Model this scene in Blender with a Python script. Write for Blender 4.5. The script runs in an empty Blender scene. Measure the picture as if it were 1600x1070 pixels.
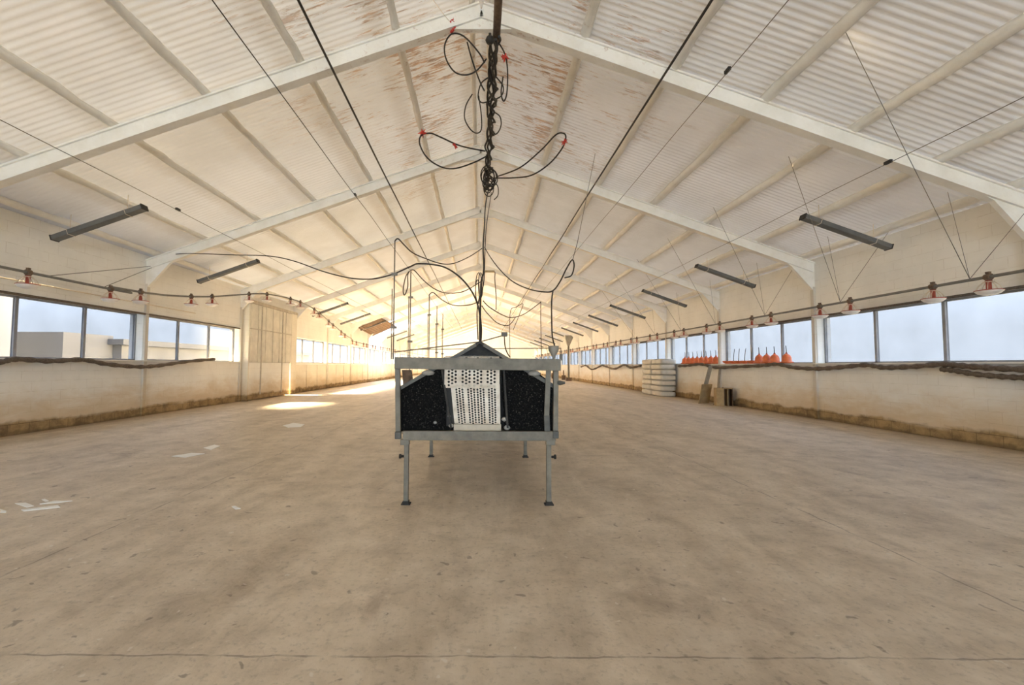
import bpy, bmesh, math, random
from mathutils import Vector, Matrix
random.seed(7)
PI = math.pi
S = bpy.context.scene
C = S.collection

# ------------------------------------------------------------------ camera
F = 700.0
PX0, PY0, VPY = 750.0, 535.0, 571.0
HC = 1.38
ROT = Matrix.Rotation(PI/2 + math.atan((VPY-PY0)/F), 3, 'X') @ Matrix.Rotation(math.radians(0.25), 3, 'Z')
CAMLOC = Vector((0, 0, HC))
cd = bpy.data.cameras.new('camera')
cam = bpy.data.objects.new('camera', cd)
C.objects.link(cam)
cam.matrix_world = Matrix.Translation(CAMLOC) @ ROT.to_4x4()
cd.sensor_width = 36.0
cd.lens = F/1600*36.0
cd.shift_x = (800-PX0)/1600
cd.clip_end = 500
S.camera = cam

def P(px, py, Y):
    """point at distance Y down the hall along a sight line"""
    d = ROT @ Vector(((px-PX0)/F, -(py-PY0)/F, -1.0))
    return CAMLOC + d*(Y/d.y)

# ------------------------------------------------------------------ materials
def new_mat(name):
    m = bpy.data.materials.new(name)
    m.use_nodes = True
    nt = m.node_tree
    b = nt.nodes['Principled BSDF']
    return m, nt, b

def N(nt, t, **kw):
    n = nt.nodes.new(t)
    for k, v in kw.items():
        setattr(n, k, v)
    return n

def coords(nt, scale=(1, 1, 1)):
    tc = N(nt, 'ShaderNodeNewGeometry')
    mp = N(nt, 'ShaderNodeMapping')
    mp.inputs['Scale'].default_value = scale
    nt.links.new(tc.outputs['Position'], mp.inputs['Vector'])
    return mp.outputs['Vector']

def noise(nt, vec, scale, detail=5, rough=.6, dist=0):
    n = N(nt, 'ShaderNodeTexNoise')
    n.inputs['Scale'].default_value = scale
    n.inputs['Detail'].default_value = detail
    n.inputs['Roughness'].default_value = rough
    n.inputs['Distortion'].default_value = dist
    nt.links.new(vec, n.inputs['Vector'])
    return n.outputs['Fac']

def ramp(nt, fac, stops):
    r = N(nt, 'ShaderNodeValToRGB')
    e = r.color_ramp.elements
    while len(e) < len(stops):
        e.new(.5)
    for q, (p, c) in zip(e, stops):
        q.position = p
        q.color = c if len(c) == 4 else (*c, 1)
    nt.links.new(fac, r.inputs['Fac'])
    return r.outputs['Color']

def g(v):
    return (v, v, v, 1)

def mixc(nt, fac, a, b, mode='MIX'):
    m = N(nt, 'ShaderNodeMix', data_type='RGBA', blend_type=mode)
    for sock, v in ((0, fac), (6, a), (7, b)):
        if isinstance(v, (int, float)):
            m.inputs[sock].default_value = v
        elif isinstance(v, tuple):
            m.inputs[sock].default_value = v if len(v) == 4 else (*v, 1)
        else:
            nt.links.new(v, m.inputs[sock])
    return m.outputs[2]

def mth(nt, op, a, b=None, c=None, clamp=False):
    m = N(nt, 'ShaderNodeMath', operation=op)
    m.use_clamp = clamp
    for i, v in enumerate((a, b, c)):
        if v is None:
            continue
        if isinstance(v, (int, float)):
            m.inputs[i].default_value = v
        else:
            nt.links.new(v, m.inputs[i])
    return m.outputs[0]

def sep(nt):
    ge = N(nt, 'ShaderNodeNewGeometry')
    s = N(nt, 'ShaderNodeSeparateXYZ')
    nt.links.new(ge.outputs['Position'], s.inputs[0])
    return s.outputs

def bump(nt, b, h, strength=.3, dist=.02):
    n = N(nt, 'ShaderNodeBump')
    n.inputs['Strength'].default_value = strength
    n.inputs['Distance'].default_value = dist
    nt.links.new(h, n.inputs['Height'])
    nt.links.new(n.outputs['Normal'], b.inputs['Normal'])

def plain(name, col, rough=.6, metal=0, var=.25, scale=8, dirt=None):
    m, nt, b = new_mat(name)
    v = coords(nt)
    f = noise(nt, v, scale)
    c2 = tuple(x*(1-var) for x in col) if dirt is None else dirt
    col1 = ramp(nt, f, [(.3, c2), (.65, col)])
    nt.links.new(col1, b.inputs['Base Color'])
    b.inputs['Roughness'].default_value = rough
    b.inputs['Metallic'].default_value = metal
    return m

def smooth_step(nt, x, lo, hi):
    m = N(nt, 'ShaderNodeMapRange', interpolation_type='SMOOTHSTEP')
    m.inputs['From Min'].default_value = lo
    m.inputs['From Max'].default_value = hi
    nt.links.new(x, m.inputs['Value'])
    return m.outputs['Result']

M = {}

def mk_floor():
    m, nt, b = new_mat('concrete_floor')
    v = coords(nt)
    n1 = noise(nt, v, .55, 6, .6, .4)
    n2 = noise(nt, v, 3.2, 8, .68, .2)
    n3 = noise(nt, v, 26, 6, .7)
    vs = coords(nt, (1.1, .22, 1))
    n4 = noise(nt, vs, 1.6, 7, .65, .6)
    c = ramp(nt, n1, [(.3, (.44, .365, .275)), (.52, (.60, .51, .40)), (.72, (.70, .615, .505))])
    c = mixc(nt, .68, c, ramp(nt, n2, [(.34, (.33, .27, .20)), (.5, (.59, .50, .39)), (.68, (.76, .68, .57))]))
    c = mixc(nt, .35, c, ramp(nt, n4, [(.38, (.36, .295, .22)), (.6, (.72, .63, .515))]))
    sp = ramp(nt, n3, [(.36, g(.55)), (.47, g(1))])
    c = mixc(nt, .5, c, sp, 'MULTIPLY')
    # darker damp blotches near the front of the hall
    vb = coords(nt, (1, 1, 1))
    n5 = noise(nt, vb, 1.15, 8, .7, .8)
    spots = ramp(nt, n5, [(.57, g(0)), (.68, g(1))])
    c = mixc(nt, mth(nt, 'MULTIPLY', spots, .5), c, (.25, .185, .135, 1))
    # small dark flecks and droppings
    n6 = noise(nt, vb, 9.5, 3, .5, .5)
    fl = ramp(nt, n6, [(.67, g(0)), (.71, g(1))])
    c = mixc(nt, mth(nt, 'MULTIPLY', fl, .6), c, (.14, .11, .085, 1))
    n7 = noise(nt, vb, 14, 2, .5, .3)
    wl = ramp(nt, n7, [(.71, g(0)), (.74, g(1))])
    c = mixc(nt, mth(nt, 'MULTIPLY', wl, .5), c, (.75, .72, .66, 1))
    # saw-cut joints
    x, y, z = sep(nt)
    wob = mth(nt, 'MULTIPLY', mth(nt, 'SUBTRACT', noise(nt, v, 4, 3), .5), .05)
    ax = mth(nt, 'ABSOLUTE', mth(nt, 'SUBTRACT', mth(nt, 'ABSOLUTE', mth(nt, 'ADD', x, wob)), 3.1))
    jx = mth(nt, 'LESS_THAN', ax, .008)
    yy = mth(nt, 'ADD', mth(nt, 'ADD', y, wob), 40-2.2+2.4)
    ay = mth(nt, 'ABSOLUTE', mth(nt, 'SUBTRACT', mth(nt, 'MODULO', yy, 4.8), 2.4))
    # modulo centred: joint where remainder equals 2.4 + offset
    jy = mth(nt, 'LESS_THAN', mth(nt, 'ABSOLUTE', mth(nt, 'SUBTRACT', mth(nt, 'MODULO', mth(nt, 'ADD', mth(nt, 'ADD', y, wob), 48-2.2+2.4), 4.8), 2.4)), .0065)
    brk = ramp(nt, noise(nt, v, 2.3, 4), [(.40, g(0)), (.52, g(1))])
    j = mth(nt, 'MULTIPLY', mth(nt, 'MAXIMUM', jx, jy), brk)
    c = mixc(nt, mth(nt, 'MULTIPLY', j, .55), c, (.11, .085, .065, 1))
    # manure-stained strips along both walls
    wal = mth(nt, 'ADD', mth(nt, 'ABSOLUTE', x), mth(nt, 'MULTIPLY', mth(nt, 'SUBTRACT', n2, .5), .5))
    c = mixc(nt, mth(nt, 'MULTIPLY', smooth_step(nt, wal, 8.55, 9.0), .6), c, (.30, .19, .08, 1))
    nt.links.new(c, b.inputs['Base Color'])
    b.inputs['Roughness'].default_value = .5
    b.inputs['Specular IOR Level'].default_value = .5
    hh = mth(nt, 'ADD', n3, mth(nt, 'MULTIPLY', j, -2))
    bump(nt, b, hh, .25, .012)
    return m

def mk_wall(name, base=(.92, .90, .85), stain=True):
    m, nt, b = new_mat(name)
    v = coords(nt)
    x, y, z = sep(nt)
    n1 = noise(nt, v, .9, 6, .6)
    n2 = noise(nt, v, 4, 8, .7, .3)
    c = ramp(nt, n1, [(.3, tuple(q*.9 for q in base)), (.65, base)])
    # block joints
    cmb = N(nt, 'ShaderNodeCombineXYZ')
    nt.links.new(y, cmb.inputs[0])
    nt.links.new(z, cmb.inputs[1])
    br = N(nt, 'ShaderNodeTexBrick')
    br.inputs['Scale'].default_value = 1
    br.inputs['Brick Width'].default_value = .42
    br.inputs['Row Height'].default_value = .205
    br.inputs['Mortar Size'].default_value = .007
    br.inputs['Mortar Smooth'].default_value = .4
    nt.links.new(cmb.outputs[0], br.inputs['Vector'])
    mort = mth(nt, 'MULTIPLY', br.outputs['Fac'], ramp(nt, n2, [(.42, g(0)), (.62, g(1))]))
    c = mixc(nt, mth(nt, 'MULTIPLY', mort, .28), c, (.40, .33, .24, 1))
    if stain:
        zz = mth(nt, 'ADD', z, mth(nt, 'MULTIPLY', mth(nt, 'SUBTRACT', noise(nt, coords(nt, (1, .55, 1)), 2.6, 4, .6, .4), .5), .30))
        vz = coords(nt, (1, .5, 1.3))
        n3 = noise(nt, vz, 2.2, 7, .7, .5)
        zz2 = mth(nt, 'ADD', z, mth(nt, 'MULTIPLY', mth(nt, 'SUBTRACT', n3, .5), 1.1))
        f1 = smooth_step(nt, zz2, 1.05, .2)
        c = mixc(nt, mth(nt, 'MULTIPLY', f1, .66), c, (.56, .385, .17, 1))
        f2 = smooth_step(nt, zz, .29, .19)
        dark = ramp(nt, noise(nt, v, 3.2, 7, .68, .3), [(.36, (.13, .075, .028)), (.62, (.40, .27, .115))])
        dark = mixc(nt, mth(nt, 'MULTIPLY', br.outputs['Fac'], .75), dark, (.075, .042, .016, 1))
        lowest = smooth_step(nt, zz, .075, .02)
        dark = mixc(nt, mth(nt, 'MULTIPLY', lowest, .6), dark, (.07, .038, .014, 1))
        c = mixc(nt, mth(nt, 'MULTIPLY', f2, .88), c, dark)
    nt.links.new(c, b.inputs['Base Color'])
    b.inputs['Roughness'].default_value = .85
    b.inputs['Specular IOR Level'].default_value = .15
    h = mth(nt, 'ADD', mth(nt, 'MULTIPLY', br.outputs['Fac'], -1.0), mth(nt, 'MULTIPLY', n2, .8))
    bump(nt, b, h, .35, .012)
    return m

def mk_roof():
    m, nt, b = new_mat('roof_sheet')
    v = coords(nt)
    x, y, z = sep(nt)
    ax = mth(nt, 'ABSOLUTE', x)
    n1 = noise(nt, v, .8, 6, .6)
    c = ramp(nt, n1, [(.3, (.68, .70, .74)), (.65, (.765, .79, .845))])
    # flaking rust, drawn out along the ribs, thickest either side of the ridge
    vr = coords(nt, (.8, 6.0, .8))
    r1 = noise(nt, vr, 2.6, 10, .78, .25)
    big = noise(nt, v, .75, 4, .55)
    zone = mth(nt, 'MULTIPLY', smooth_step(nt, ax, 5.4, 1.4), smooth_step(nt, y, 20.0, 8.0))
    lim = mth(nt, 'ADD', mth(nt, 'MULTIPLY', zone, .095), mth(nt, 'MULTIPLY', mth(nt, 'SUBTRACT', big, .5), .5))
    rr = mth(nt, 'ADD', r1, lim)
    rust = smooth_step(nt, rr, .622, .70)
    rc = ramp(nt, noise(nt, v, 5, 5, .6), [(.35, (.24, .14, .08)), (.6, (.50, .30, .17))])
    c = mixc(nt, mth(nt, 'MULTIPLY', mth(nt, 'MULTIPLY', rust, zone), .85), c, rc)
    # grey-brown streaks, stronger towards the purlins
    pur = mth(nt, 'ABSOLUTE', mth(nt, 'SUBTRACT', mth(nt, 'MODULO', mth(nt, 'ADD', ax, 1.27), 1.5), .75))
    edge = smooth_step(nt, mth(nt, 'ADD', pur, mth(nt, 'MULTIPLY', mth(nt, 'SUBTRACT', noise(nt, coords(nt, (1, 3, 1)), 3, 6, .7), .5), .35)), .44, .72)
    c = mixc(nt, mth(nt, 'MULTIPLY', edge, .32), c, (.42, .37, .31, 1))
    nt.links.new(c, b.inputs['Base Color'])
    b.inputs['Roughness'].default_value = .8
    b.inputs['Specular IOR Level'].default_value = .2
    bump(nt, b, noise(nt, v, 12, 6, .7), .25, .01)
    tr = N(nt, 'ShaderNodeBsdfTranslucent')
    nt.links.new(c, tr.inputs['Color'])
    mx = N(nt, 'ShaderNodeMixShader')
    mx.inputs[0].default_value = ROOF_T
    nt.links.new(b.outputs[0], mx.inputs[1])
    nt.links.new(tr.outputs[0], mx.inputs[2])
    nt.links.new(mx.outputs[0], nt.nodes['Material Output'].inputs['Surface'])
    return m
ROOF_T = .003

def mk_foam():
    m, nt, b = new_mat('foamed_steel')
    v = coords(nt)
    n1 = noise(nt, v, 2.2, 6, .65)
    n2 = noise(nt, v, 6, 6, .7)
    c = ramp(nt, n1, [(.3, (.80, .765, .69)), (.6, (.90, .875, .82))])
    x, y, z = sep(nt)
    zone = mth(nt, 'MULTIPLY', smooth_step(nt, mth(nt, 'ABSOLUTE', x), 4.2, 1.0), smooth_step(nt, y, 16.0, 8.0))
    f = mth(nt, 'MULTIPLY', ramp(nt, n2, [(.58, g(0)), (.68, g(1))]), zone)
    c = mixc(nt, mth(nt, 'MULTIPLY', f, .6), c, (.40, .22, .12, 1))
    nt.links.new(c, b.inputs['Base Color'])
    b.inputs['Roughness'].default_value = .85
    bump(nt, b, n1, .6, .03)
    return m

def mk_pane():
    m, nt, b = new_mat('frosted_plastic')
    v = coords(nt)
    n1 = noise(nt, v, 1.3, 4, .5)
    tr = N(nt, 'ShaderNodeBsdfTransparent')
    tr.inputs['Color'].default_value = (.245, .25, .26, 1)
    tl = N(nt, 'ShaderNodeBsdfTranslucent')
    tl.inputs['Color'].default_value = (.012, .0125, .013, 1)
    mx = N(nt, 'ShaderNodeMixShader')
    nt.links.new(ramp(nt, n1, [(.3, g(.36)), (.7, g(.46))]), mx.inputs[0])
    nt.links.new(tr.outputs[0], mx.inputs[1])
    nt.links.new(tl.outputs[0], mx.inputs[2])
    nt.links.new(mx.outputs[0], nt.nodes['Material Output'].inputs['Surface'])
    return m

def mk_black():
    m, nt, b = new_mat('dusty_black_panel')
    v = coords(nt)
    n1 = noise(nt, v, 55, 4, .7)
    n2 = noise(nt, v, 6, 5, .6)
    n3 = noise(nt, coords(nt, (1, 1, .5)), 22, 6, .75, 1.2)
    c = ramp(nt, n1, [(.48, (.004, .004, .004)), (.60, (.012, .011, .010)), (.74, (.17, .155, .13))])
    c = mixc(nt, mth(nt, 'MULTIPLY', ramp(nt, n3, [(.66, g(0)), (.76, g(1))]), .5), c, (.34, .32, .29, 1))
    c = mixc(nt, mth(nt, 'MULTIPLY', ramp(nt, n2, [(.55, g(0)), (.75, g(1))]), .35), c, (.022, .019, .016, 1))
    nt.links.new(c, b.inputs['Base Color'])
    b.inputs['Roughness'].default_value = .8
    b.inputs['Specular IOR Level'].default_value = .08
    return m

M['floor'] = mk_floor()
M['wall'] = mk_wall('limewashed_block_wall')
M['wallclean'] = mk_wall('pale_panel_wall', (.84, .79, .68), True)
M['doorpaint'] = plain('grey_cream_door_paint', (.80, .755, .66), .8, 0, .2, 3)
M['column'] = mk_wall('stained_column_paint', (.70, .65, .57))
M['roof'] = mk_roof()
M['foam'] = mk_foam()
M['pane'] = mk_pane()
M['black'] = mk_black()
M['galv'] = plain('galvanised_steel', (.215, .195, .155), .6, .1, .4, 9)
M['galv_dark'] = plain('dull_steel', (.13, .125, .11), .6, .15, .4, 9)
M['mullion'] = plain('grey_window_steel', (.30, .30, .31), .6, .2, .25, 5)
M['pier'] = plain('weathered_pier_plaster', (.60, .54, .45), .85, 0, .3, 5)
M['trough'] = plain('dark_grey_fitting', (.155, .157, .152), .6, .1, .25, 5)
M['cable'] = plain('black_cable', (.028, .022, .018), .6, 0, .4, 9)
M['cable_brown'] = plain('dusty_brown_cable', (.075, .052, .034), .75, 0, .5, 14)
M['chain'] = plain('grimy_bundle', (.11, .095, .075), .7, .2, .75, 30)
M['wire'] = plain('grey_wire', (.20, .18, .155), .6, .2, .3, 9)
M['red'] = plain('red_plastic', (.42, .07, .035), .5, 0, .35, 14)
M['tie'] = plain('red_tape', (.62, .045, .03), .6, 0, .3, 20)
M['orange'] = plain('orange_plastic', (.80, .19, .06), .45, 0, .3, 9)
M['panwhite'] = plain('white_plastic', (.86, .80, .75), .4, 0, .14, 9)
M['grill'] = plain('pale_grill', (.80, .70, .56), .5, 0, .2, 9)
M['pipe'] = plain('grey_feed_pipe', (.22, .215, .195), .55, .2, .3, 6)
M['net'] = plain('rolled_brown_netting', (.17, .13, .095), .9, 0, .55, 30)
M['belt'] = plain('cream_egg_belt', (.86, .80, .70), .6, 0, .28, 7, (.56, .46, .35))
M['board'] = plain('pale_wooden_board', (.62, .55, .44), .8, 0, .25, 6)
M['rusty'] = plain('rusty_brown_plate', (.20, .13, .085), .8, 0, .6, 16)
M['nestroof'] = plain('dull_nest_roof', (.042, .036, .029), .7, .05, .6, 14)
M['dust'] = plain('grey_dust', (.42, .40, .36), .95, 0, .3, 20)
M['sack'] = plain('dusty_white_sack', (.68, .63, .54), .6, 0, .2, 3)
M['card'] = plain('tan_fibreboard', (.52, .37, .19), .85, 0, .3, 5)
M['cardd'] = plain('dark_brown_board', (.15, .085, .045), .8, 0, .45, 8)
M['plank'] = plain('grey_plank', (.40, .34, .26), .85, 0, .3, 6)
M['paper'] = plain('white_paper', (.88, .89, .88), .6, 0, .06, 9)
M['dark'] = plain('dark_rubber', (.03, .026, .022), .7, 0, .3, 9)
M['ground'] = plain('pale_gravel_yard', (.20, .20, .17), .95, 0, .3, 2)
M['shed'] = plain('pale_blocker_wall', (.30, .305, .32), .9, 0, .1, 1)
M['shedwall'] = plain('dull_shed_wall', (.15, .155, .165), .9, 0, .1, 1)
M['shedroof'] = plain('grey_shed_roof', (.11, .115, .125), .8, 0, .15, 1)
M['clip'] = plain('black_clip', (.02, .018, .016), .5, 0, .2, 9)
M['hopper'] = plain('grey_hopper_steel', (.34, .32, .28), .55, .3, .25, 5)
M['rustsheet'] = plain('rusted_ribbed_sheet', (.17, .10, .05), .8, .1, .55, 6, (.07, .04, .022))

# ------------------------------------------------------------------ mesh builder
class MB:
    def __init__(s):
        s.bm = bmesh.new()
    def box(s, lo, hi, mat=None):
        x0, y0, z0 = lo
        x1, y1, z1 = hi
        ps = [(x0, y0, z0), (x1, y0, z0), (x1, y1, z0), (x0, y1, z0), (x0, y0, z1), (x1, y0, z1), (x1, y1, z1), (x0, y1, z1)]
        if mat is not None:
            ps = [mat @ Vector(p) for p in ps]
        v = [s.bm.verts.new(p) for p in ps]
        for f in ((3, 2, 1, 0), (4, 5, 6, 7), (0, 1, 5, 4), (1, 2, 6, 5), (2, 3, 7, 6), (3, 0, 4, 7)):
            s.bm.faces.new([v[i] for i in f])
        return s
    def bar(s, a, b, w, h, up=(0, 0, 1)):
        a, b = Vector(a), Vector(b)
        d = (b-a).normalized()
        u = Vector(up)
        sd = d.cross(u).normalized()
        u = sd.cross(d).normalized()
        v = []
        for p in (a, b):
            for i, j in ((-1, -1), (1, -1), (1, 1), (-1, 1)):
                v.append(s.bm.verts.new(p + sd*(i*w/2) + u*(j*h/2)))
        for f in ((3, 2, 1, 0), (4, 5, 6, 7), (0, 1, 5, 4), (1, 2, 6, 5), (2, 3, 7, 6), (3, 0, 4, 7)):
            s.bm.faces.new([v[i] for i in f])
        return s
    def prism(s, poly, vec):
        """polygon (3D points) swept by vec"""
        vec = Vector(vec)
        a = [s.bm.verts.new(Vector(p)) for p in poly]
        b = [s.bm.verts.new(Vector(p)+vec) for p in poly]
        n = len(a)
        s.bm.faces.new(a[::-1])
        s.bm.faces.new(b)
        for i in range(n):
            s.bm.faces.new((a[i], a[(i+1) % n], b[(i+1) % n], b[i]))
        return s
    def tube(s, pts, r, seg=6, cap=True):
        pts = [Vector(p) for p in pts]
        rr = r if isinstance(r, (list, tuple)) else [r]*len(pts)
        rings = []
        nrm = None
        for i, p in enumerate(pts):
            t = (pts[min(i+1, len(pts)-1)] - pts[max(i-1, 0)])
            if t.length < 1e-9:
                t = Vector((0, 0, 1))
            t.normalize()
            if nrm is None:
                nrm = t.cross(Vector((0, 0, 1)) if abs(t.z) < .9 else Vector((1, 0, 0))).normalized()
            else:
                nrm = (nrm - t*nrm.dot(t))
                if nrm.length < 1e-6:
                    nrm = t.cross(Vector((1, 0, 0)))
                nrm.normalize()
            bn = t.cross(nrm)
            rings.append([s.bm.verts.new(p + (nrm*math.cos(2*PI*k/seg) + bn*math.sin(2*PI*k/seg))*rr[i]) for k in range(seg)])
        for a, b in zip(rings, rings[1:]):
            for k in range(seg):
                f = s.bm.faces.new((a[k], a[(k+1) % seg], b[(k+1) % seg], b[k]))
                f.smooth = True
        if cap:
            s.bm.faces.new(rings[0][::-1])
            s.bm.faces.new(rings[-1])
        return s
    def lathe(s, prof, seg=16, o=(0, 0, 0), mat=None, close=False):
        rings = []
        for r, z in prof:
            ring = []
            for k in range(seg):
                p = Vector((r*math.cos(2*PI*k/seg), r*math.sin(2*PI*k/seg), z))
                if mat is not None:
                    p = mat @ p
                ring.append(s.bm.verts.new(p + Vector(o)))
            rings.append(ring)
        pairs = list(zip(rings, rings[1:]))
        if close:
            pairs.append((rings[-1], rings[0]))
        for a, b in pairs:
            for k in range(seg):
                f = s.bm.faces.new((a[k], a[(k+1) % seg], b[(k+1) % seg], b[k]))
                f.smooth = True
        if not close:
            s.bm.faces.new(rings[0][::-1])
            s.bm.faces.new(rings[-1])
        return s
    def build(s, name, mat, parent=None, bevel=0, solid=0):
        bmesh.ops.recalc_face_normals(s.bm, faces=s.bm.faces[:])
        me = bpy.data.meshes.new(name)
        s.bm.to_mesh(me)
        s.bm.free()
        me.materials.append(mat)
        o = bpy.data.objects.new(name, me)
        C.objects.link(o)
        if parent is not None:
            o.parent = parent
        if solid:
            md = o.modifiers.new('thickness', 'SOLIDIFY')
            md.thickness = solid
            md.offset = 0
        if bevel:
            md = o.modifiers.new('edges', 'BEVEL')
            md.width = bevel
            md.segments = 2
            md.limit_method = 'ANGLE'
        return o

def tag(o, label=None, cat=None, group=None, kind=None):
    if label: o['label'] = label
    if cat: o['category'] = cat
    if group: o['group'] = group
    if kind: o['kind'] = kind
    return o

def thing(name, label, cat, loc=(0, 0, 0), rz=0, group=None):
    o = bpy.data.objects.new(name, None)
    C.objects.link(o)
    o.location = loc
    o.rotation_euler = (0, 0, rz)
    o.empty_display_size = .1
    return tag(o, label, cat, group)

def dup(root, loc=None, rz=None, label=None, group=None):
    r = root.copy()
    C.objects.link(r)
    if loc is not None: r.location = loc
    if rz is not None: r.rotation_euler = (0, 0, rz)
    if label: r['label'] = label
    if group: r['group'] = group
    for ch in list(root.children):
        c = ch.copy()
        C.objects.link(c)
        c.parent = r
        for q in list(ch.children):
            d = q.copy()
            C.objects.link(d)
            d.parent = c
    return r

def spline(pts, n=10):
    pts = [Vector(p) for p in pts]
    out = []
    for i in range(len(pts)-1):
        p0 = pts[max(i-1, 0)]
        p1, p2 = pts[i], pts[i+1]
        p3 = pts[min(i+2, len(pts)-1)]
        for k in range(n):
            t = k/n
            out.append(.5*((2*p1) + (p2-p0)*t + (2*p0-5*p1+4*p2-p3)*t*t + (3*p1-p0-3*p2+p3)*t**3))
    out.append(pts[-1])
    return out

ORD = ('first second third fourth fifth sixth seventh eighth ninth tenth eleventh twelfth thirteenth fourteenth '
       'fifteenth sixteenth').split()

# ------------------------------------------------------------------ hall dimensions
W = 9.0            # half width to the inner wall faces
WO = 9.36          # outer wall faces
Y0, BAY, NB = 7.22, 4.78, 14
YR, YF = Y0 - 6*BAY, Y0 + NB*BAY      # end behind the camera, far end
SL = .36
RID = 7.56         # sheet height at the ridge
SILL, HEAD = 1.48, 2.72
FR = [Y0 + BAY*k for k in range(-5, NB)]
def zr(x): return RID - SL*abs(x)
DOORBAY = (Y0+2*BAY, Y0+3*BAY)        # left bay with the panelled door

# floor, yard
b = MB(); b.box((-W-.02, YR, -.25), (W+.02, YF, 0))
tag(b.build('floor', M['floor']), 'dusty beige concrete floor with saw-cut joints running down the hall', 'floor', kind='structure')
b = MB(); b.box((-120, -90, -.5), (120, 170, -.27))
tag(b.build('ground', M['ground']), 'pale yard outside the windows', 'ground', kind='structure')

# roof sheets: ribs run down the slope
HOLE = (Y0+6*BAY+.25, Y0+7*BAY-.3, -9.05, -6.95)
def sheet():
    bm = bmesh.new()
    per = .118
    n = int((YF-YR)/per*6)
    cols_r = [(0, 0), (9.06, 0)]
    def col(x, amp):
        return [bm.verts.new((x, YR+(YF-YR)*i/n, zr(x) + amp*math.sin(2*PI*(YR+(YF-YR)*i/n)/per))) for i in range(n+1)]
    A, B = col(0, .0), col(9.06, .011)
    A2 = col(.01, .011)
    for i in range(n):
        f = bm.faces.new((A2[i], B[i], B[i+1], A2[i+1])); f.smooth = True
    L0, L1, L2 = col(-.01, .005), col(-6.95, .005), col(-9.06, .005)
    for i in range(n):
        f = bm.faces.new((A2[i], A2[i+1], L0[i+1], L0[i])); f.smooth = True
        f = bm.faces.new((L0[i], L0[i+1], L1[i+1], L1[i])); f.smooth = True
        y = YR+(YF-YR)*i/n
        if not (HOLE[0] < y < HOLE[1]):
            f = bm.faces.new((L1[i], L1[i+1], L2[i+1], L2[i])); f.smooth = True
    for v in A: bm.verts.remove(v)
    me = bpy.data.meshes.new('ceiling'); bm.to_mesh(me); bm.free()
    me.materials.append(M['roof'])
    o = bpy.data.objects.new('ceiling', me); C.objects.link(o)
    return o
tag(sheet(), 'white ribbed roof sheeting with flaking rust near the ridge', 'ceiling', kind='structure')

# walls
def wall_side(sg, name, mat, label):
    b = MB()
    def bx(x0, x1, ya, yb, za, zb):
        b.box((min(sg*x0, sg*x1), ya, za), (max(sg*x0, sg*x1), yb, zb))
    edges = [YR] + [y for y in FR if y > YR+.1] + [YF]
    for ya, yb in zip(edges, edges[1:]):
        door = sg < 0 and abs(ya-DOORBAY[0]) < .1
        if door:
            bx(W, WO, ya, ya+3.83, -.02, zr(W)-.02)
            bx(W, WO, ya+3.83, ya+3.97, 1.5, zr(W)-.02)
            bx(W, WO, ya+3.97, yb, -.02, zr(W)-.02)
            continue
        if yb < 8:  # unseen rear bays kept windowless to darken the near hall
            bx(W, WO, ya, yb, -.02, zr(W)-.02)
            continue
        bx(W, WO, ya, yb, -.02, SILL)
        bx(W, WO, ya, yb, HEAD, zr(W)-.02)
        bx(W, WO, ya, ya+.07, SILL, HEAD)
        bx(W, WO, yb-.07, yb, SILL, HEAD)
    o = b.build(name, mat)
    return tag(o, label, 'wall', kind='structure')
wall_side(-1, 'wall_left', M['wall'], 'cream block wall with brown stained foot on the left side')
wall_side(1, 'wall_right', M['wall'], 'cream block wall with brown stained foot on the right side')

# end walls, with openings added to let light into the hall
def endwall(y, t, xo, zo, name, label):
    b = MB()
    for sg in (-1, 1):
        b.prism([(sg*xo, y, 0), (sg*W, y, 0), (sg*W, y, zr(W)-.02), (sg*xo, y, zr(xo)-.02)], (0, t, 0))
    b.prism([(-xo, y, zo), (xo, y, zo), (xo, y, zr(xo)-.02), (0, y, RID-.03), (-xo, y, zr(xo)-.02)], (0, t, 0))
    tag(b.build(name, M['wall']), label, 'wall', kind='structure')
endwall(YF, .3, 3.2, 3.4, 'wall_back', 'far gable wall with a doorway added for light')
endwall(YR-.3, .3, 2.6, 3.0, 'wall_front', 'unseen gable wall behind the viewer with a doorway added for light')

# portal frames (rafters, haunches, columns)
def frame(y, i):
    b = MB()
    w, h, t = .17, .25, .02
    top0 = RID - .135
    for sg in (-1, 1):
        a = Vector((0, y, top0 - h/2)); e = Vector((sg*(W+.0), y, top0 - SL*W - h/2))
        n = Vector((SL*sg, 0, 1)).normalized()
        b.bar(a, e, .10, h, n)
        b.bar(a - n*(h/2), e - n*(h/2), w, .03, n)
        b.bar(a + n*(h/2-.015), e + n*(h/2-.015), w, .03, n)
        # haunch gusset and column
        zb = top0 - SL*W - h
        xs = [W, W-.95, W-.55, W-.2, W]
        b.prism([(sg*(W-1.0), y-.044, top0-SL*(W-1.0)-h+.02), (sg*(W-.62), y-.044, top0-SL*(W-.62)-h-.05),
                 (sg*(W-.30), y-.044, zb-.2), (sg*(W-.055), y-.044, zb-.48), (sg*W, y-.044, zb-.48), (sg*W, y-.044, zb+.27), (sg*(W-.6), y-.044, zb+.45)], (0, .088, 0))
    b.prism([(-.6, y-.045, top0-SL*.6-h+.01), (.6, y-.045, top0-SL*.6-h+.01), (0, y-.045, top0-h+.02)], (0, .09, 0))
    o = b.build('roof_beam', M['foam'])
    for sg in (-1, 1):
        b = MB()
        x0, x1 = sorted((sg*(W-.055), sg*W))
        b.box((x0, y-.055, 0), (x1, y+.055, top0-SL*W-h-.40))
        b.build('column', M['column'], o)
    return tag(o, None, None, None, 'structure')
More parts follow.
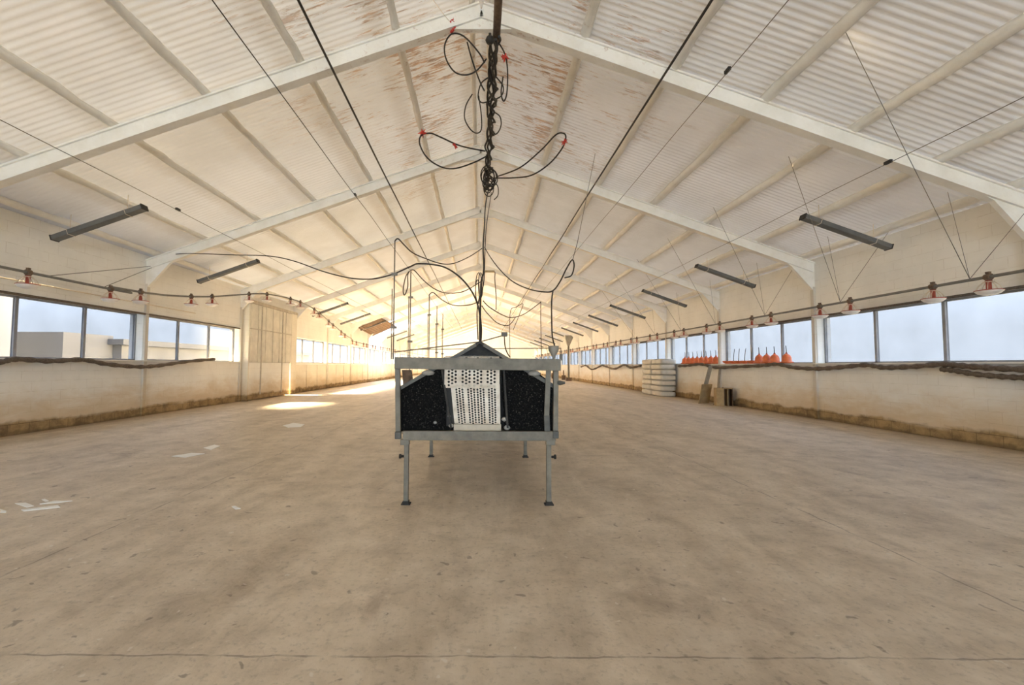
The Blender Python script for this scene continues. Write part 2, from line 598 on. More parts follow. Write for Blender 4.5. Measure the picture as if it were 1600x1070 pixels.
for i, y in enumerate(FR):
    o = frame(y, i)
    tag(o, 'cream painted roof beam and posts, %s frame down the hall' % ((ORD[i-5] if i >= 5 else 'unseen rear')), 'beam', 'roof frames')

# purlins: thick foam-coated, slightly lumpy
PX = {1: [.16, 1.72, 3.2, 4.7, 6.12, 7.53, 8.72], -1: [.16, 1.42, 3.0, 4.55, 6.06, 7.5, 8.72]}
for sg in (-1, 1):
    for k, x in enumerate(PX[sg]):
        b = MB()
        pts, rad = [], []
        y = YR
        r0 = .085 if sg > 0 else .068
        if k == 0: r0 = .05
        while y < YF:
            pts.append((sg*x + random.uniform(-.012, .012), y, zr(x) - .065 + random.uniform(-.008, .008)))
            rad.append(r0*random.uniform(.88, 1.12))
            y += .35 if y < 25 else 1.2
        b.tube(pts, rad, 8)
        o = b.build('roof_purlin', M['foam'])
        tag(o, ('cream foam coated purlin, %s one out from the ridge on the %s slope' % (ORD[k], 'right' if sg > 0 else 'left')), 'purlin', 'roof purlins', 'structure')

# windows
wn = 0
XG = W + .21
for sg in (-1, 1):
    edges = [y for y in FR if y > YR+.1] + [YF]
    for i, (ya, yb) in enumerate(zip(edges, edges[1:])):
        if yb < 8 or sg < 0 and abs(ya-DOORBAY[0]) < .1:
            continue
        wn += 1
        a, e = ya+.07, yb-.07
        b = MB()
        x0, x1 = sorted((sg*(XG-.03), sg*(XG+.03)))
        b.box((x0, a, SILL), (x1, e, SILL+.035)); b.box((x0, a, HEAD-.04), (x1, e, HEAD))
        b.box((x0, a, SILL), (x1, a+.04, HEAD)); b.box((x0, e-.04, SILL), (x1, e, HEAD))
        for q in (1, 2):
            ym = a + (e-a)*q/3
            b.box((x0, ym-.03, SILL), (x1, ym+.03, HEAD))
        wo = b.build('window_%d' % wn, M['mullion'])
        tag(wo, None, None, None, 'structure')
        wo['label'] = 'three-pane frosted window, %s along the %s wall' % (ORD[max(i-5, 0)] if i-5 < 16 else 'last', 'right' if sg > 0 else 'left')
        wo['category'] = 'window'
        b = MB()
        xa, xb = sorted((sg*(XG-.004), sg*(XG+.004)))
        v = [b.bm.verts.new(p) for p in ((sg*XG, a, SILL), (sg*XG, e, SILL), (sg*XG, e, HEAD), (sg*XG, a, HEAD))]
        b.bm.faces.new(v)
        b.build('pane', M['pane'], wo)
        # weathered pier face between windows
b = None

for sg, side in ((-1, 'left'), (1, 'right')):
    b = MB()
    x0, x1 = sorted((sg*(W-.10), sg*(W+.18)))
    b.box((x0, Y0, SILL-.028), (x1, DOORBAY[0]-.06 if sg < 0 else YF-.3, SILL+.002))
    tag(b.build('trim_%d' % (1 if sg < 0 else 2), M['wall']), 'narrow cream sill ledge under the %s windows' % side, 'sill', kind='structure')
# dark roller tube along the window heads and pipes
for sg, side in ((-1, 'left'), (1, 'right')):
    ye = DOORBAY[0]-.1 if sg < 0 else YF-1
    b = MB(); b.tube([(sg*(W-.03), YR+.5, HEAD+.0), (sg*(W-.03), ye, HEAD+.0)], .028, 8)
    tag(b.build('curtain_roller', M['net']), 'thin brown roller tube along the window tops on the %s wall' % side, 'roller')

# ------------------------------------------------------------------ left panelled door bay
t = thing('sliding_door', 'tall cream panelled sliding door set against the left wall', 'door', (-8.80, 0, 0))
ya, yb = 17.0, 21.35
b = MB(); b.box((-.05, ya, .03), (.05, ya+3.62, 1.46)); b.build('lower_panel', M['wall'], t)
b = MB(); b.box((-.05, ya+3.76, .03), (.05, yb, 3.75)); b.build('post', M['wallclean'], t)
for k in range(6):
    b = MB()
    p0 = ya + 3.76*k/6
    b.box((-.05, p0+.025, 1.48), (.05, p0+3.76/6-.025, 3.72)); b.build('panel', M['doorpaint'], t)
b = MB(); b.box((-.05, ya, 1.46), (.025, ya+3.76, 3.74)); b.build('backing', M['pier'], t)
b = MB(); b.box((-.062, ya, 2.74), (.07, ya+3.76, 2.78)); b.build('rail', M['pier'], t)
for k in (0, 2):
    b = MB(); b.box((.05, ya+.9+k*.95-.03, .2), (.075, ya+.9+k*.95+.03, 3.7)); b.build('batten', M['pier'], t)
b = MB(); b.box((-.19, ya-.08, 0), (.05, ya-.01, 3.75)); b.build('side_return', M['wallclean'], t)
b = MB(); b.box((-.18, ya-.1, 3.74), (.06, yb+.05, 3.86)); b.build('track', M['pier'], t)

# pale sheet panels fixed to the left wall beyond the door
pk = 0
for k in range(3, 7):
    ya, yb = Y0+BAY*k+.12, Y0+BAY*(k+1)-.12
    for q in range(3):
        p0 = ya + (yb-ya)*q/3
        b = MB(); b.box((-W+.012, p0+.04, .05), (-W+.045, p0+(yb-ya)/3-.04, 1.38))
        o = b.build('wall_panel', M['wallclean'])
        tag(o, 'pale sheet panel below the left windows, %s beyond the sliding door' % ORD[pk], 'panel', 'pale panels on the left wall')
        pk += 1

# ------------------------------------------------------------------ feed pipes and pan feeders
LP = [(-8.4, YR+.6, 3.05), (-8.4, 7.84, 3.07), (-8.4, 10.2, 3.13), (-8.4, 12, 3.23), (-8.3, 13.8, 3.48), (-8.2, 15.3, 3.78),
      (-7.95, 16.4, 3.98), (-7.85, 18.3, 4.1), (-7.8, 19.9, 4.08), (-7.95, 22, 3.95), (-8.2, 25, 3.6), (-8.4, 29, 3.12), (-8.4, 34, 2.9), (-8.4, 72, 2.88)]
RP = [(8.4, YR+.6, 2.9), (8.4, 8, 2.88), (8.4, 20, 2.88), (8.4, 40, 2.88), (8.4, 72, 2.88)]
LPS, RPS = spline(LP, 12), spline(RP, 8)
b = MB(); b.tube(LPS, .026, 8)
tag(b.build('feed_pipe', M['pipe']), 'grey feed pipe along the left wall, hoisted up in front of the panelled door', 'pipe')
b = MB(); b.tube(RPS, .026, 8)
tag(b.build('feed_pipe', M['pipe']), 'grey feed pipe running straight along the right wall above the windows', 'pipe')
for sg, side, pts in ((-1, 'left', LPS), (1, 'right', RPS)):
    b = MB(); b.tube([(sg*(W-.06), YR+.6, 2.98), (sg*(W-.06), 14 if sg < 0 else 60, 2.98)], .014, 6)
    tag(b.build('water_pipe', M['grill']), 'thin pale water pipe fixed to the %s wall behind the feed pipe' % side, 'pipe')

def at_y(pts, y):
    for a, c in zip(pts, pts[1:]):
        if a.y <= y <= c.y:
            return a.lerp(c, (y-a.y)/max(c.y-a.y, 1e-6))
    return pts[-1]

pan = thing('hanging_feeder', 'x', 'feeder')
b = MB(); b.lathe([(.0001, -.052), (.075, -.05), (.13, -.03), (.168, .006), (.172, .022), (.164, .022), (.158, .008), (.12, -.018), (.0001, -.03)], 20)
b.build('pan', M['panwhite'], pan)
b = MB(); b.lathe([(.166, .016), (.176, .016), (.178, .026), (.168, .030), (.162, .026)], 20, close=True)
b.build('rim', M['red'], pan)
b = MB(); b.lathe([(.075, -.020), (.06, .0), (.036, .03), (.034, .15), (.046, .165), (.046, .185), (.03, .19)], 12)
b.build('drop_tube', M['red'], pan)
b = MB()
for k in range(10):
    a = 2*PI*k/10
    b.tube([(.155*math.cos(a), .155*math.sin(a), .026), (.125*math.cos(a), .125*math.sin(a), .10), (.06*math.cos(a), .06*math.sin(a), .168)], .0055, 4)
b.lathe([(.050, .160), (.062, .160), (.062, .172), (.050, .172)], 12, close=True)
b.build('grill', M['grill'], pan)
b = MB(); b.lathe([(.03, .188), (.046, .195), (.046, .216), (.03, .219)], 10)
b.lathe([(.031, -.045), (.05, -.045), (.054, -.02), (.054, .02), (.05, .045), (.031, .045)], 12, (0, 0, .25), Matrix.Rotation(PI/2, 4, 'X'), True)
b.box((-.02, -.03, .304), (.02, .03, .335))
b.build('clamp', M['rusty'], pan)
pan_used = False
for sg, side, pts in ((1, 'right', RPS), (-1, 'left', LPS)):
    ys = []
    k = -1
    while True:
        for dy in (7.34, 8.25):
            ys.append(dy + 2.77*k)
        k += 1
        if 7.34 + 2.77*k > 68: break
    seen = 0
    for y in ys:
        if y < 6.9: continue
        p = at_y(pts, y)
        if sg < 0 and 19.5 < y < 20.8: continue
        if y > Y0+8*BAY and sg < 0: continue
        seen += 1
        loc = (p.x, p.y, p.z - .25)
        if seen <= 12:
            first = {('right', 1): 0}.get((side, seen), 0)
            lab = 'red and white pan feeder, %s along the %s feed pipe counting from the nearest' % (ORD[seen-1], side)
        else:
            lab = 'small distant red and white pan feeder far down the %s feed pipe' % side
        grp = 'pan feeders on the %s feed pipe' % side if seen <= 12 else 'distant pan feeders on the %s feed pipe' % side
        rz = 0 if random.random() < .5 else PI
        if not pan_used:
            pan.location = loc; pan['label'] = lab; pan['group'] = grp; pan_used = True
        else:
            dup(pan, loc, rz, lab, grp)

# hanger wires for the pipes
def wire(pts, r, label, name='hanger_wire', mat='wire', cat='wire', group=None):
    b = MB(); b.tube(pts, r, 5)
    o = b.build(name, M[mat])
    return tag(o, label, cat, group)
hw = 0
for k in range(7):
    y = 7.62 + 2.77*k
    if k > 4: y = 7.62 + 2.77*k
    x = 8.4
    p = (x, y, 2.9)
    lab = ORD[k]
    wire([p, (4.7 if k == 0 else 5.9, y-2.0, zr(4.7 if k == 0 else 5.9)-.03)], .0048, 'thin slanting hoist wire above the right feed pipe, %s from the front' % lab, group='slanting hoist wires')
    wire([p, (8.36, y+.25, zr(8.36)-.03)], .0036, 'thin near-vertical wire holding the right feed pipe, %s from the front' % lab, group='upright pipe wires')
    if k < 3:
        wire([p, (8.75, y-1.25+.3, zr(8.75)-.1)], .0045, 'short brace wire tying the right feed pipe to the eave, %s from the front' % lab, group='pipe brace wires')
for k, (y, ye) in enumerate(((9.9, 12.0), (13.4, 16.7), (8.6, 11.9))):
    p = at_y(LPS, y)
    wire([p, (-8.85, ye, 4.0)], .007, 'thin wire from the left feed pipe up to the eave, %s of three' % ORD[k], group='left pipe wires')

# ------------------------------------------------------------------ hung dark fittings along both eaves
fit = thing('light_fitting', 'x', 'light fitting')
L = 1.95
ang = math.atan(SL)
b = MB()
Rm = Matrix.Rotation(ang, 4, 'Y')
b.box((-L/2, -.088, -.05), (L/2, .088, .05), Rm); b.build('housing', M['trough'], fit, .012)
for q in (-1, 1):
    b = MB(); b.box((q*L/2-.012, -.093, -.055), (q*L/2+.012, .093, .055), Rm); b.build('end_cap', M['dark'], fit)
for q in (-.62, .62):
    b = MB()
    c0 = Rm @ Vector((q, 0, .045))
    b.tube([c0, c0+Vector((0, 0, .34))], .006, 5)
    b.tube([Rm @ Vector((q, s1*.092, s2*.054)) for s1, s2 in ((-1, -1), (1, -1), (1, 1), (-1, 1), (-1, -1))], .006, 5)
    b.build('hanger', M['grill'], fit)
used = False
nR = nL = 0
for sg, side in ((1, 'right'), (-1, 'left')):
    n = 0
    for k in range(12):
        if sg < 0 and k in (2, 6): continue
        if sg < 0 and k > 8: continue
        y = (9.55 if sg > 0 else 9.15) + BAY*k
        n += 1
        loc = (sg*7.9, y, zr(7.9) - .42)
        lab = 'dark grey batten light fitting hung under the %s roof slope, %s from the front' % (side, ORD[n-1])
        grp = 'batten light fittings under the %s eave' % side
        if not used:
            fit.location = loc; fit['label'] = lab; fit['group'] = grp; used = True
        else:
            dup(fit, loc, 0 if sg > 0 else PI, lab, grp)

# ------------------------------------------------------------------ long cables down the hall
def longcable(a, z, r, mat, label, ys=(3, 60), sag=.05, name='ceiling_cable', step=BAY):
    x = a*z
    pts = []
    y = ys[0]
    k = 0
    n = int((ys[1]-ys[0])/step*2)
    for i in range(n+1):
        y = ys[0] + (ys[1]-ys[0])*i/n
        ph = (y-Y0)/step
        d = abs(math.sin(PI*ph))
        pts.append((x+random.uniform(-.012, .012), y, HC+z - sag*d))
    b = MB(); b.tube(spline(pts, 4), r, 6)
    return tag(b.build(name, M[mat]), label, 'cable')
c = longcable(-.50, 4.72, .020, 'cable', 'thick black cable strung down the left side of the ridge')
longcable(-.735, 4.38, .0085, 'cable', 'thin dark wire strung down the middle of the left roof slope')
longcable(.625, 4.55, .020, 'cable', 'thick black cable strung beside a purlin right of the ridge')
longcable(.83, 4.28, .006, 'wire', 'thin wire with a black clip on the right roof slope, beside the thick cable')
longcable(1.98, 3.24, .0052, 'wire', 'thin wire low on the right roof slope near the eave')
longcable(-1.95, 3.24, .0058, 'wire', 'thin wire low on the left roof slope near the eave')
# small clips on the wires
for (a, z, y, lab) in ((.83, 4.28, 6.25, 'black clip on the thin wire near the top of the right slope'),
                       (-.735, 4.38, 11.3, 'black clip on the thin wire across the left slope'),
                       (1.98, 3.24, 6.9, 'black clip on the low wire of the right slope'),
                       (-1.95, 3.24, 9.2, 'black clip on the low wire of the left slope')):
    b = MB()
    b.box((a*z-.022, y-.06, HC+z-.04), (a*z+.022, y+.06, HC+z+.01))
    tag(b.build('cable_clip', M['clip'], None, .006), lab, 'clip')

# ------------------------------------------------------------------ ridge pipe and cable tangle
ZB = 6.42
def RB(py, px=None):
    """point on the ridge run seen at height py"""
    y = (ZB-HC)*F/(VPY-py)
    x = .22 if px is None else (px-PX0)*y/F
    return Vector((x, y, ZB))
b = MB(); b.tube([(.24, 3.0, ZB+.1), (.235, 6.75, ZB+.05)], .058, 10)
tag(b.build('ridge_pipe', M['rusty']), 'dark brown pipe under the ridge at the top of the view', 'pipe')
b = MB(); b.lathe([(.001, -.06), (.05, -.045), (.07, 0), (.05, .045), (.001, .06)], 12, (.13, 6.62, ZB-.06))
tag(b.build('pulley_block', M['dark']), 'round black pulley at the end of the ridge pipe', 'pulley')
bun = thing('cable_bundle', 'tangled bundle of black cables and chain slung under the ridge', 'cable', (0, 0, 0))
ys0, ys1 = 6.6, 12.6
for k in range(5):
    pts = []
    n = 40
    for i in range(n+1):
        t = i/n
        a = k*2*PI/5 + t*PI*(7 + k)
        rad = .062 + .04*math.sin(t*23+k)
        pts.append((.22-.02*t + rad*math.cos(a) + random.uniform(-.015, .015), ys0+(ys1-ys0)*t, ZB-.02 + rad*math.sin(a) + random.uniform(-.015, .015)))
    b = MB(); b.tube(spline(pts, 3), .021, 6); b.build('cable_strand', M['chain'] if k % 2 else M['cable'], bun)
# coil hanging near the far end of the bundle
b = MB()
for k in range(9):
    cy = 11.6 + random.uniform(-.5, .5)
    cx = .21 + random.uniform(-.05, .05)
    r1, r2 = random.uniform(.10, .2), random.uniform(.22, .42)
    pts = [(cx + r1*math.cos(2*PI*i/16), cy + .15*math.sin(2*PI*i/16), ZB-.22 + r2*math.sin(2*PI*i/16)) for i in range(17)]
    b.tube(pts, .014, 5, False)
b.build('coil', M['cable'], bun)
# loose loops near the front of the bundle
def loop(pix, y, r=.013):
    b = MB(); b.tube(spline([P(px, py, y) for px, py in pix], 6), r, 6)
    b.build('loose_loop', M['cable'], bun)
loop([(757, 98), (748, 82), (725, 57), (706, 53), (695, 70), (697, 92), (710, 112), (728, 117), (745, 110), (760, 92)], 7.2)
loop([(730, 66), (738, 95), (750, 128), (757, 142)], 7.4)
loop([(780, 68), (789, 85), (793, 110), (792, 145), (787, 158), (783, 145), (786, 120)], 7.4)
loop([(765, 120), (752, 130), (747, 150), (752, 160), (765, 158), (783, 150), (786, 135), (775, 120)], 8.4)
loop([(738, 147), (728, 165), (726, 185), (735, 202), (745, 208), (752, 202), (752, 180), (748, 150)], 9.0)
loop([(772, 175), (781, 182), (783, 195), (778, 207), (770, 212)], 9.6)
loop([(773, 285), (778, 292), (778, 305), (772, 312)], 12.2)
# two cable loops tied out to the purlins
wire(spline([P(758, 236, 10.9), P(720, 228, 10.4), P(690, 215, 10.1), P(672, 208, 9.9), P(658, 212, 9.8), P(656, 226, 9.9), P(668, 247, 10), P(690, 261, 10.4), P(712, 263, 10.8), P(740, 254, 11), P(760, 244, 11.1)], 6),
     .018, 'black cable loop tied out to the left purlin with red tape', 'cable_loop', 'cable', 'cable')
wire(spline([P(774, 278, 11.6), P(800, 278, 11.2), P(830, 274, 10.8), P(858, 256, 10.3), P(878, 232, 10), P(884, 215, 9.9), P(880, 208, 9.9), P(868, 211, 10), P(845, 235, 10.4), P(812, 262, 11), P(776, 276, 11.6)], 6),
     .018, 'black cable loop hooked over the right purlin near the second roof beam', 'cable_loop', 'cable', 'cable')
ti = 0
for (px, py, y, sz, lab) in ((704, 34, 7.2, .05, 'highest red tape knot, on the string above the cable loop'), (708, 47, 7.2, .045, 'red tape knot holding the big round cable loop'),
                         (789, 90, 7.4, .05, 'dull red tape knot right of the cable bundle'), (660, 208, 9.8, .07, 'red tape knot at the end of the left cable loop'),
                         (711, 228, 10.3, .05, 'small red tape knot halfway along the left cable loop'), (882, 222, 9.9, .06, 'red tape knot on the right cable loop')):
    b = MB()
    p = P(px, py, y)
    sz *= 1.5
    for q in range(6):
        d = Vector((random.uniform(-1, 1), random.uniform(-1, 1), random.uniform(-1, 1))).normalized()
        b.tube([p-d*sz, p+Vector((0, 0, .01)), p+d*sz*.9], [.006, .026, .008], 5)
    tag(b.build('tape_knot', M['tie']), lab, 'tape')
wire([P(677, 0, 6.75), P(693, 22, 6.95), P(704, 35, 7.2), P(712, 48, 7.2)], .005, 'thin string hanging from the ridge beam to the cable loop', 'tie_string', 'grill', 'string')

# ------------------------------------------------------------------ nest unit in the middle of the hall
YN = 4.52
nest = thing('egg_nest', 'grey metal nest unit with black ends and white perforated egg belt in mid hall', 'nest', (0, YN, 0))
def PN(px, py, y=YN):
    p = P(px, py, y); return Vector((p.x, y-YN, p.z))
s = YN/F
YB = 11.4 - YN
# end frame
b = MB(); a, e = PN(617, 567), PN(876, 570)
b.bar(a, e, .04, .118); b.build('top_beam', M['galv'], nest, .004)
b = MB(); b.bar(PN(630, 680, YN+.0), PN(868, 681, YN+.0), .045, .092); b.build('bottom_beam', M['galv'], nest, .004)
for px, py0, py1 in ((622.5, 575, 683), (867.5, 577, 684)):
    b = MB(); b.bar(PN(px-1 if px < 700 else px+1, py0, YN+.045), PN(px, py1, YN+.045), .05, .05, (0, 1, 0)); b.build('post', M['galv'], nest, .004)
b = MB(); b.bar(PN(857, 577, YN+.03), PN(854, 650, YN+.03), .05, .02, (0, 1, 0)); b.build('brace', M['galv'], nest)
b = MB(); b.bar(PN(854, 649, YN+.03), PN(855, 673, YN+.03), .055, .03, (0, 1, 0)); b.build('brace_foot', M['galv_dark'], nest)
# bolts and corner brackets
for px, py in ((622, 680), (868, 679)):
    b = MB(); p = PN(px, py, YN-.02); b.box(p-Vector((.03, .02, .035)), p+Vector((.03, .02, .035))); b.build('corner_bracket', M['galv_dark'], nest, .006)
for px, py in ((633, 690), (860, 690)):
    b = MB(); p = PN(px, py, YN); b.box(p-Vector((.045, .03, .03)), p+Vector((.045, .03, .025))); b.build('leg_socket', M['galv'], nest, .006)
b = MB(); p = PN(875, 598, YN+.03); b.lathe([(.02, -.03), (.025, 0), (.012, .05)], 8, p, Matrix.Rotation(PI/2, 4, 'Y')); b.build('adjusting_knob', M['galv_dark'], nest)
# legs
def leg(x, y, w=.047, top=.66):
    b = MB(); b.box((x-w/2, y-w/2, .02), (x+w/2, y+w/2, top)); l = b.build('leg', M['galv'], nest, .004)
    b = MB(); b.box((x-w*.62, y-w*.7, .0), (x+w*.62, y+w*.7, .035)); b.box((x-.045, y-.04, 0), (x+.045, y+.04, .010)); b.build('foot', M['dark'], l)
    if y < .5:
        sx = -1 if x < 0 else 1
        b = MB(); b.lathe([(.012, 0), (.014, .03), (.024, .032), (.024, .05)], 8, (x+sx*w/2, y, .47), Matrix.Rotation(sx*PI/2, 4, 'Y')); b.build('leg_bolt', M['dark'], l)
xl, xr = PN(634, 780).x, PN(858, 780).x
for y in (.02, 2.33, 4.6, 6.8):
    leg(xl, y); leg(xr, y)
# long rails under the body
for x in (xl, xr):
    b = MB(); b.box((x-.02, .05, .63), (x+.02, YB, .70)); b.build('long_rail', M['galv'], nest)
YE = YN+.10
def poly(pix, y, t):
    return MB().prism([PN(px, py, y) for px, py in pix], (0, t, 0))
poly([(627, 603), (655, 586), (672, 576), (695, 576), (697, 604), (706, 612), (713, 672), (628, 672)], YE, .02).build('end_panel', M['black'], nest)
poly([(784, 576), (832, 576), (848, 588), (866, 601), (864, 673), (789, 672), (786, 640), (784, 610)], YE, .02).build('end_panel', M['black'], nest)
# gable infill set back under the nest roof
poly([(750, 536), (835, 583), (835, 600), (665, 600), (665, 583)], YE+.12, .02).build('gable_panel', M['nestroof'], nest)
poly([(690, 575), (790, 575), (795, 673), (700, 673)], YE+.35, .02).build('inner_panel', M['dark'], nest)
# roof sheets
ap = PN(750, 532, YE); el = PN(626, 603, YE); er = PN(867, 602, YE)
for e in (el, er):
    b = MB(); dv = Vector((0, YB-.1, 0))
    b.prism([ap, e, e+Vector((0, 0, -.03)), ap+Vector((0, 0, -.03))], dv)
    b.build('roof', M['nestroof'], nest)
    b = MB(); b.bar(ap.lerp(e, .05)+Vector((0, -.012, -.02)), e+Vector((0, -.012, -.02)), .03, .035, (0, 0, 1)); b.build('roof_edge', M['galv_dark'], nest)
for sx, e in ((-1, el), (1, er)):
    b = MB(); b.box((e.x-.012, .14, .68), (e.x+.012, YB, e.z)); b.build('side_panel', M['black'], nest)
poly([(628, 578), (643, 578), (645, 592), (630, 603)], YE+.5, .02).build('rusty_plate', M['rusty'], nest)
b = MB(); b.box((el.x, .12, .68), (er.x, YB, .70)); b.build('floor_board', M['board'], nest)
# dust-covered fixing lugs
for px, py in ((669, 582), (835, 583)):
    b = MB(); p = PN(px, py, YE-.02)
    b.lathe([(.004, -.03), (.04, -.02), (.05, 0), (.03, .02), (.004, .03)], 10, p, Matrix.Scale(1.4, 4, (1, 0, 0))); b.build('fixing_lug', M['dust'], nest)
for px, py, r in ((705, 665, .028), (702, 650, .018), (788, 655, .03), (792, 668, .035), (680, 660, .02)):
    b = MB(); p = PN(px, py, YE-.01); b.lathe([(.003, -r*.8), (r*.8, -r*.4), (r, 0), (r*.7, r*.5), (.003, r*.8)], 8, p); b.build('dust_lump', M['dust'], nest)

def beltmesh(u0, u1, path, cols, rowp, hole, vskip, name, u0b=None, u1b=None):
    """perforated belt along path (list of (y,z)); cols = centre fractions of the hole columns"""
    bm = bmesh.new()
    seglen = [0]
    for (a, c) in zip(path, path[1:]):
        seglen.append(seglen[-1] + math.hypot(c[0]-a[0], c[1]-a[1]))
    T = seglen[-1]
    u0b = u0 if u0b is None else u0b
    u1b = u1 if u1b is None else u1b
    def mp(fu, v):
        v = min(max(v, 0), T)
        i = 0
        while i < len(seglen)-2 and v > seglen[i+1]: i += 1
        t = (v-seglen[i])/(seglen[i+1]-seglen[i])
        y = path[i][0] + (path[i+1][0]-path[i][0])*t
        z = path[i][1] + (path[i+1][1]-path[i][1])*t
        k = v/T
        a, c = u0+(u0b-u0)*k, u1+(u1b-u1)*k
        return bm.verts.new((a+(c-a)*fu, y, z))
    Wd = u1-u0
    cw = min(cols[1]-cols[0], cols[2]-cols[1])
    bounds = []
    prev = 0
    for i, cc in enumerate(cols):
        lo, hi = cc-cw/2, cc+cw/2
        if lo-prev > 1e-4: bounds.append((prev, lo, False, 0))
        bounds.append((lo, hi, True, i % 3))
        prev = hi
    bounds.append((prev, 1, False, 0))
    for lo, hi, hashole, ph in bounds:
        if not hashole:
            n = max(2, int(T/.02))
            for i in range(n):
                bm.faces.new((mp(lo, T*i/n), mp(hi, T*i/n), mp(hi, T*(i+1)/n), mp(lo, T*(i+1)/n)))
            continue
        v = vskip + (rowp/2 if ph == 1 else 0)
        bm.faces.new((mp(lo, 0), mp(hi, 0), mp(hi, v), mp(lo, v)))
        cu = (lo+hi)/2
        while v+rowp < T-.01:
            vc = v+rowp/2
            outer = [(lo, v), (cu, v), (hi, v), (hi, vc), (hi, v+rowp), (cu, v+rowp), (lo, v+rowp), (lo, vc)]
            inner = []
            for k in range(8):
                a = -3*PI/4 + k*PI/4
                inner.append((cu + math.cos(a)*hole/Wd, vc + math.sin(a)*hole))
            ov = [mp(*q) for q in outer]; iv = [mp(*q) for q in inner]
            for k in range(8):
                bm.faces.new((ov[k], ov[(k+1) % 8], iv[(k+1) % 8], iv[k]))
            v += rowp
        bm.faces.new((mp(lo, v), mp(hi, v), mp(hi, T), mp(lo, T)))
    bmesh.ops.remove_doubles(bm, verts=bm.verts[:], dist=.0004)
    bmesh.ops.recalc_face_normals(bm, faces=bm.faces[:])
    me = bpy.data.meshes.new(name); bm.to_mesh(me); bm.free()
    me.materials.append(M['belt'])
    o = bpy.data.objects.new(name, me); C.objects.link(o); o.parent = nest
    md = o.modifiers.new('thickness', 'SOLIDIFY'); md.thickness = .004; md.offset = 0
    return o
colpx = [701.2, 706.6, 712, 722.9, 728.3, 733.7, 741, 746.4, 751.8, 762, 767.4, 772.8]
yu = .05
xu0, xu1 = PN(694.5, 590, YN+yu).x, PN(780.5, 590, YN+yu).x
cols = [(q-694.5)/(780.5-694.5) for q in colpx]
zt, zb_ = PN(750, 556, YN+.1).z, PN(750, 606, YN+yu).z
path = [(1.2, zt)] + [(.16, zt)] + [(.16-.11*math.sin(a), zt-.11+.11*math.cos(a)) for a in [PI/2*i/6 for i in range(1, 7)]] + [(.05, zb_+.04), (.055, zb_+.02), (.064, zb_)]
beltmesh(xu0, xu1, path, cols, .035, .0125, .02, 'egg_belt')
zl0, zl1 = PN(740, 600, YN+.08).z, PN(740, 662, YN+.07).z
colp2 = [714, 718.6, 723.2, 732, 736.6, 741.2, 746.5, 751.1, 755.7, 764, 768.6, 773.2]
cols2 = [(q-706)/(781-706) for q in colp2]
p2 = [(.085, zl0), (.082, (zl0*2+zl1)/3), (.078, (zl0+zl1*2)/3), (.082, zl1+.03), (.10, zl1-.01), (.14, zl1-.03)]
beltmesh(PN(704, 600, YN+.08).x, PN(781, 600, YN+.08).x, p2, cols2, .0255, .0112, .02, 'return_belt', PN(711, 660, YN+.08).x, PN(782, 660, YN+.08).x)
b = MB(); b.tube([(xu0-.02, .17, zt-.115), (xu1+.02, .17, zt-.115)], .10, 16); b.build('roller', M['dark'], nest)
b = MB(); b.box((xu0+.02, .095, .76), (xu1, .12, zl0)); b.build('belt_backing', M['dark'], nest)
b = MB(); p0, p1 = PN(709, 663, YN+.06), PN(783, 673, YN+.06); b.box((p0.x, .06, p1.z), (p1.x, .10, p0.z)); b.build('belt_board', M['board'], nest)
# chute side lips beside the belt
for sx, px in ((-1, 691), (1, 787)):
    b = MB(); b.bar(PN(px, 578, YN+.08), PN(px+(14 if sx < 0 else 6), 668, YN+.08), .02, .06, (0, 1, 0)); b.build('belt_guide', M['nestroof'], nest)
# conduits standing on the left side, thin rods above the roof
for (px, py, y) in ((617, 376, YN+.06), (642, 421, 5.54), (671, 459, 7.4), (683, 478, 8.6), (692, 490, 10)):
    p = PN(px, py, y)
    b = MB(); b.tube([(p.x, p.y, .69 if y > 5 else 1.44), (p.x, p.y, p.z)], .007 if y < 7 else .009, 6)
    x2 = p.x - .022*1.0
    b.tube([(x2, p.y+.01, 1.44), (x2, p.y+.01, p.z-(.5 if y < 5 else .35))], .0055, 6)
    for q in (.35, .9):
        b.box((p.x-.03, p.y-.012, p.z-q-.012), (p.x+.03, p.y+.012, p.z-q+.012))
    b.build('conduit', M['wire'], nest)
b = MB(); b.tube([PN(616, 550, YN+.35), PN(750, 534, YN+.6), PN(786, 524, YN+.7)], .007, 5)
b.build('control_rod', M['wire'], nest)
b = MB(); p = PN(788, 523, YN+.7); b.box(p-Vector((.035, .03, .02)), p+Vector((.035, .03, .03))); b.build('rod_handle', M['galv_dark'], nest, .006)
b = MB(); b.tube(spline([PN(788, 525, YN+.7), PN(789, 540, YN+.72), PN(792, 550, YN+.75), PN(797, 558, YN+.8)], 5), .007, 5); b.build('rod_cable', M['cable_brown'], nest)
b = MB(); b.tube([PN(640, 546, YN+1), PN(757, 544.5, YN+1), PN(876.5, 544, YN+.3), PN(876.5, 562, YN+.03)], .005, 5); b.build('wire_frame', M['wire'], nest)
# little feed funnel on the right end of the top beam
b = MB(); p = PN(865, 558, YN+.06)
b.lathe([(.012, -.10), (.014, .0), (.052, .07), (.055, .115), (.045, .115)], 12, p); b.build('funnel', M['hopper'], nest)
b = MB(); b.bar(PN(876.5, 563, YN+.05), PN(876.5, 553, YN+.05), .02, .02, (0, 1, 0)); b.build('post_stub', M['galv_dark'], nest)

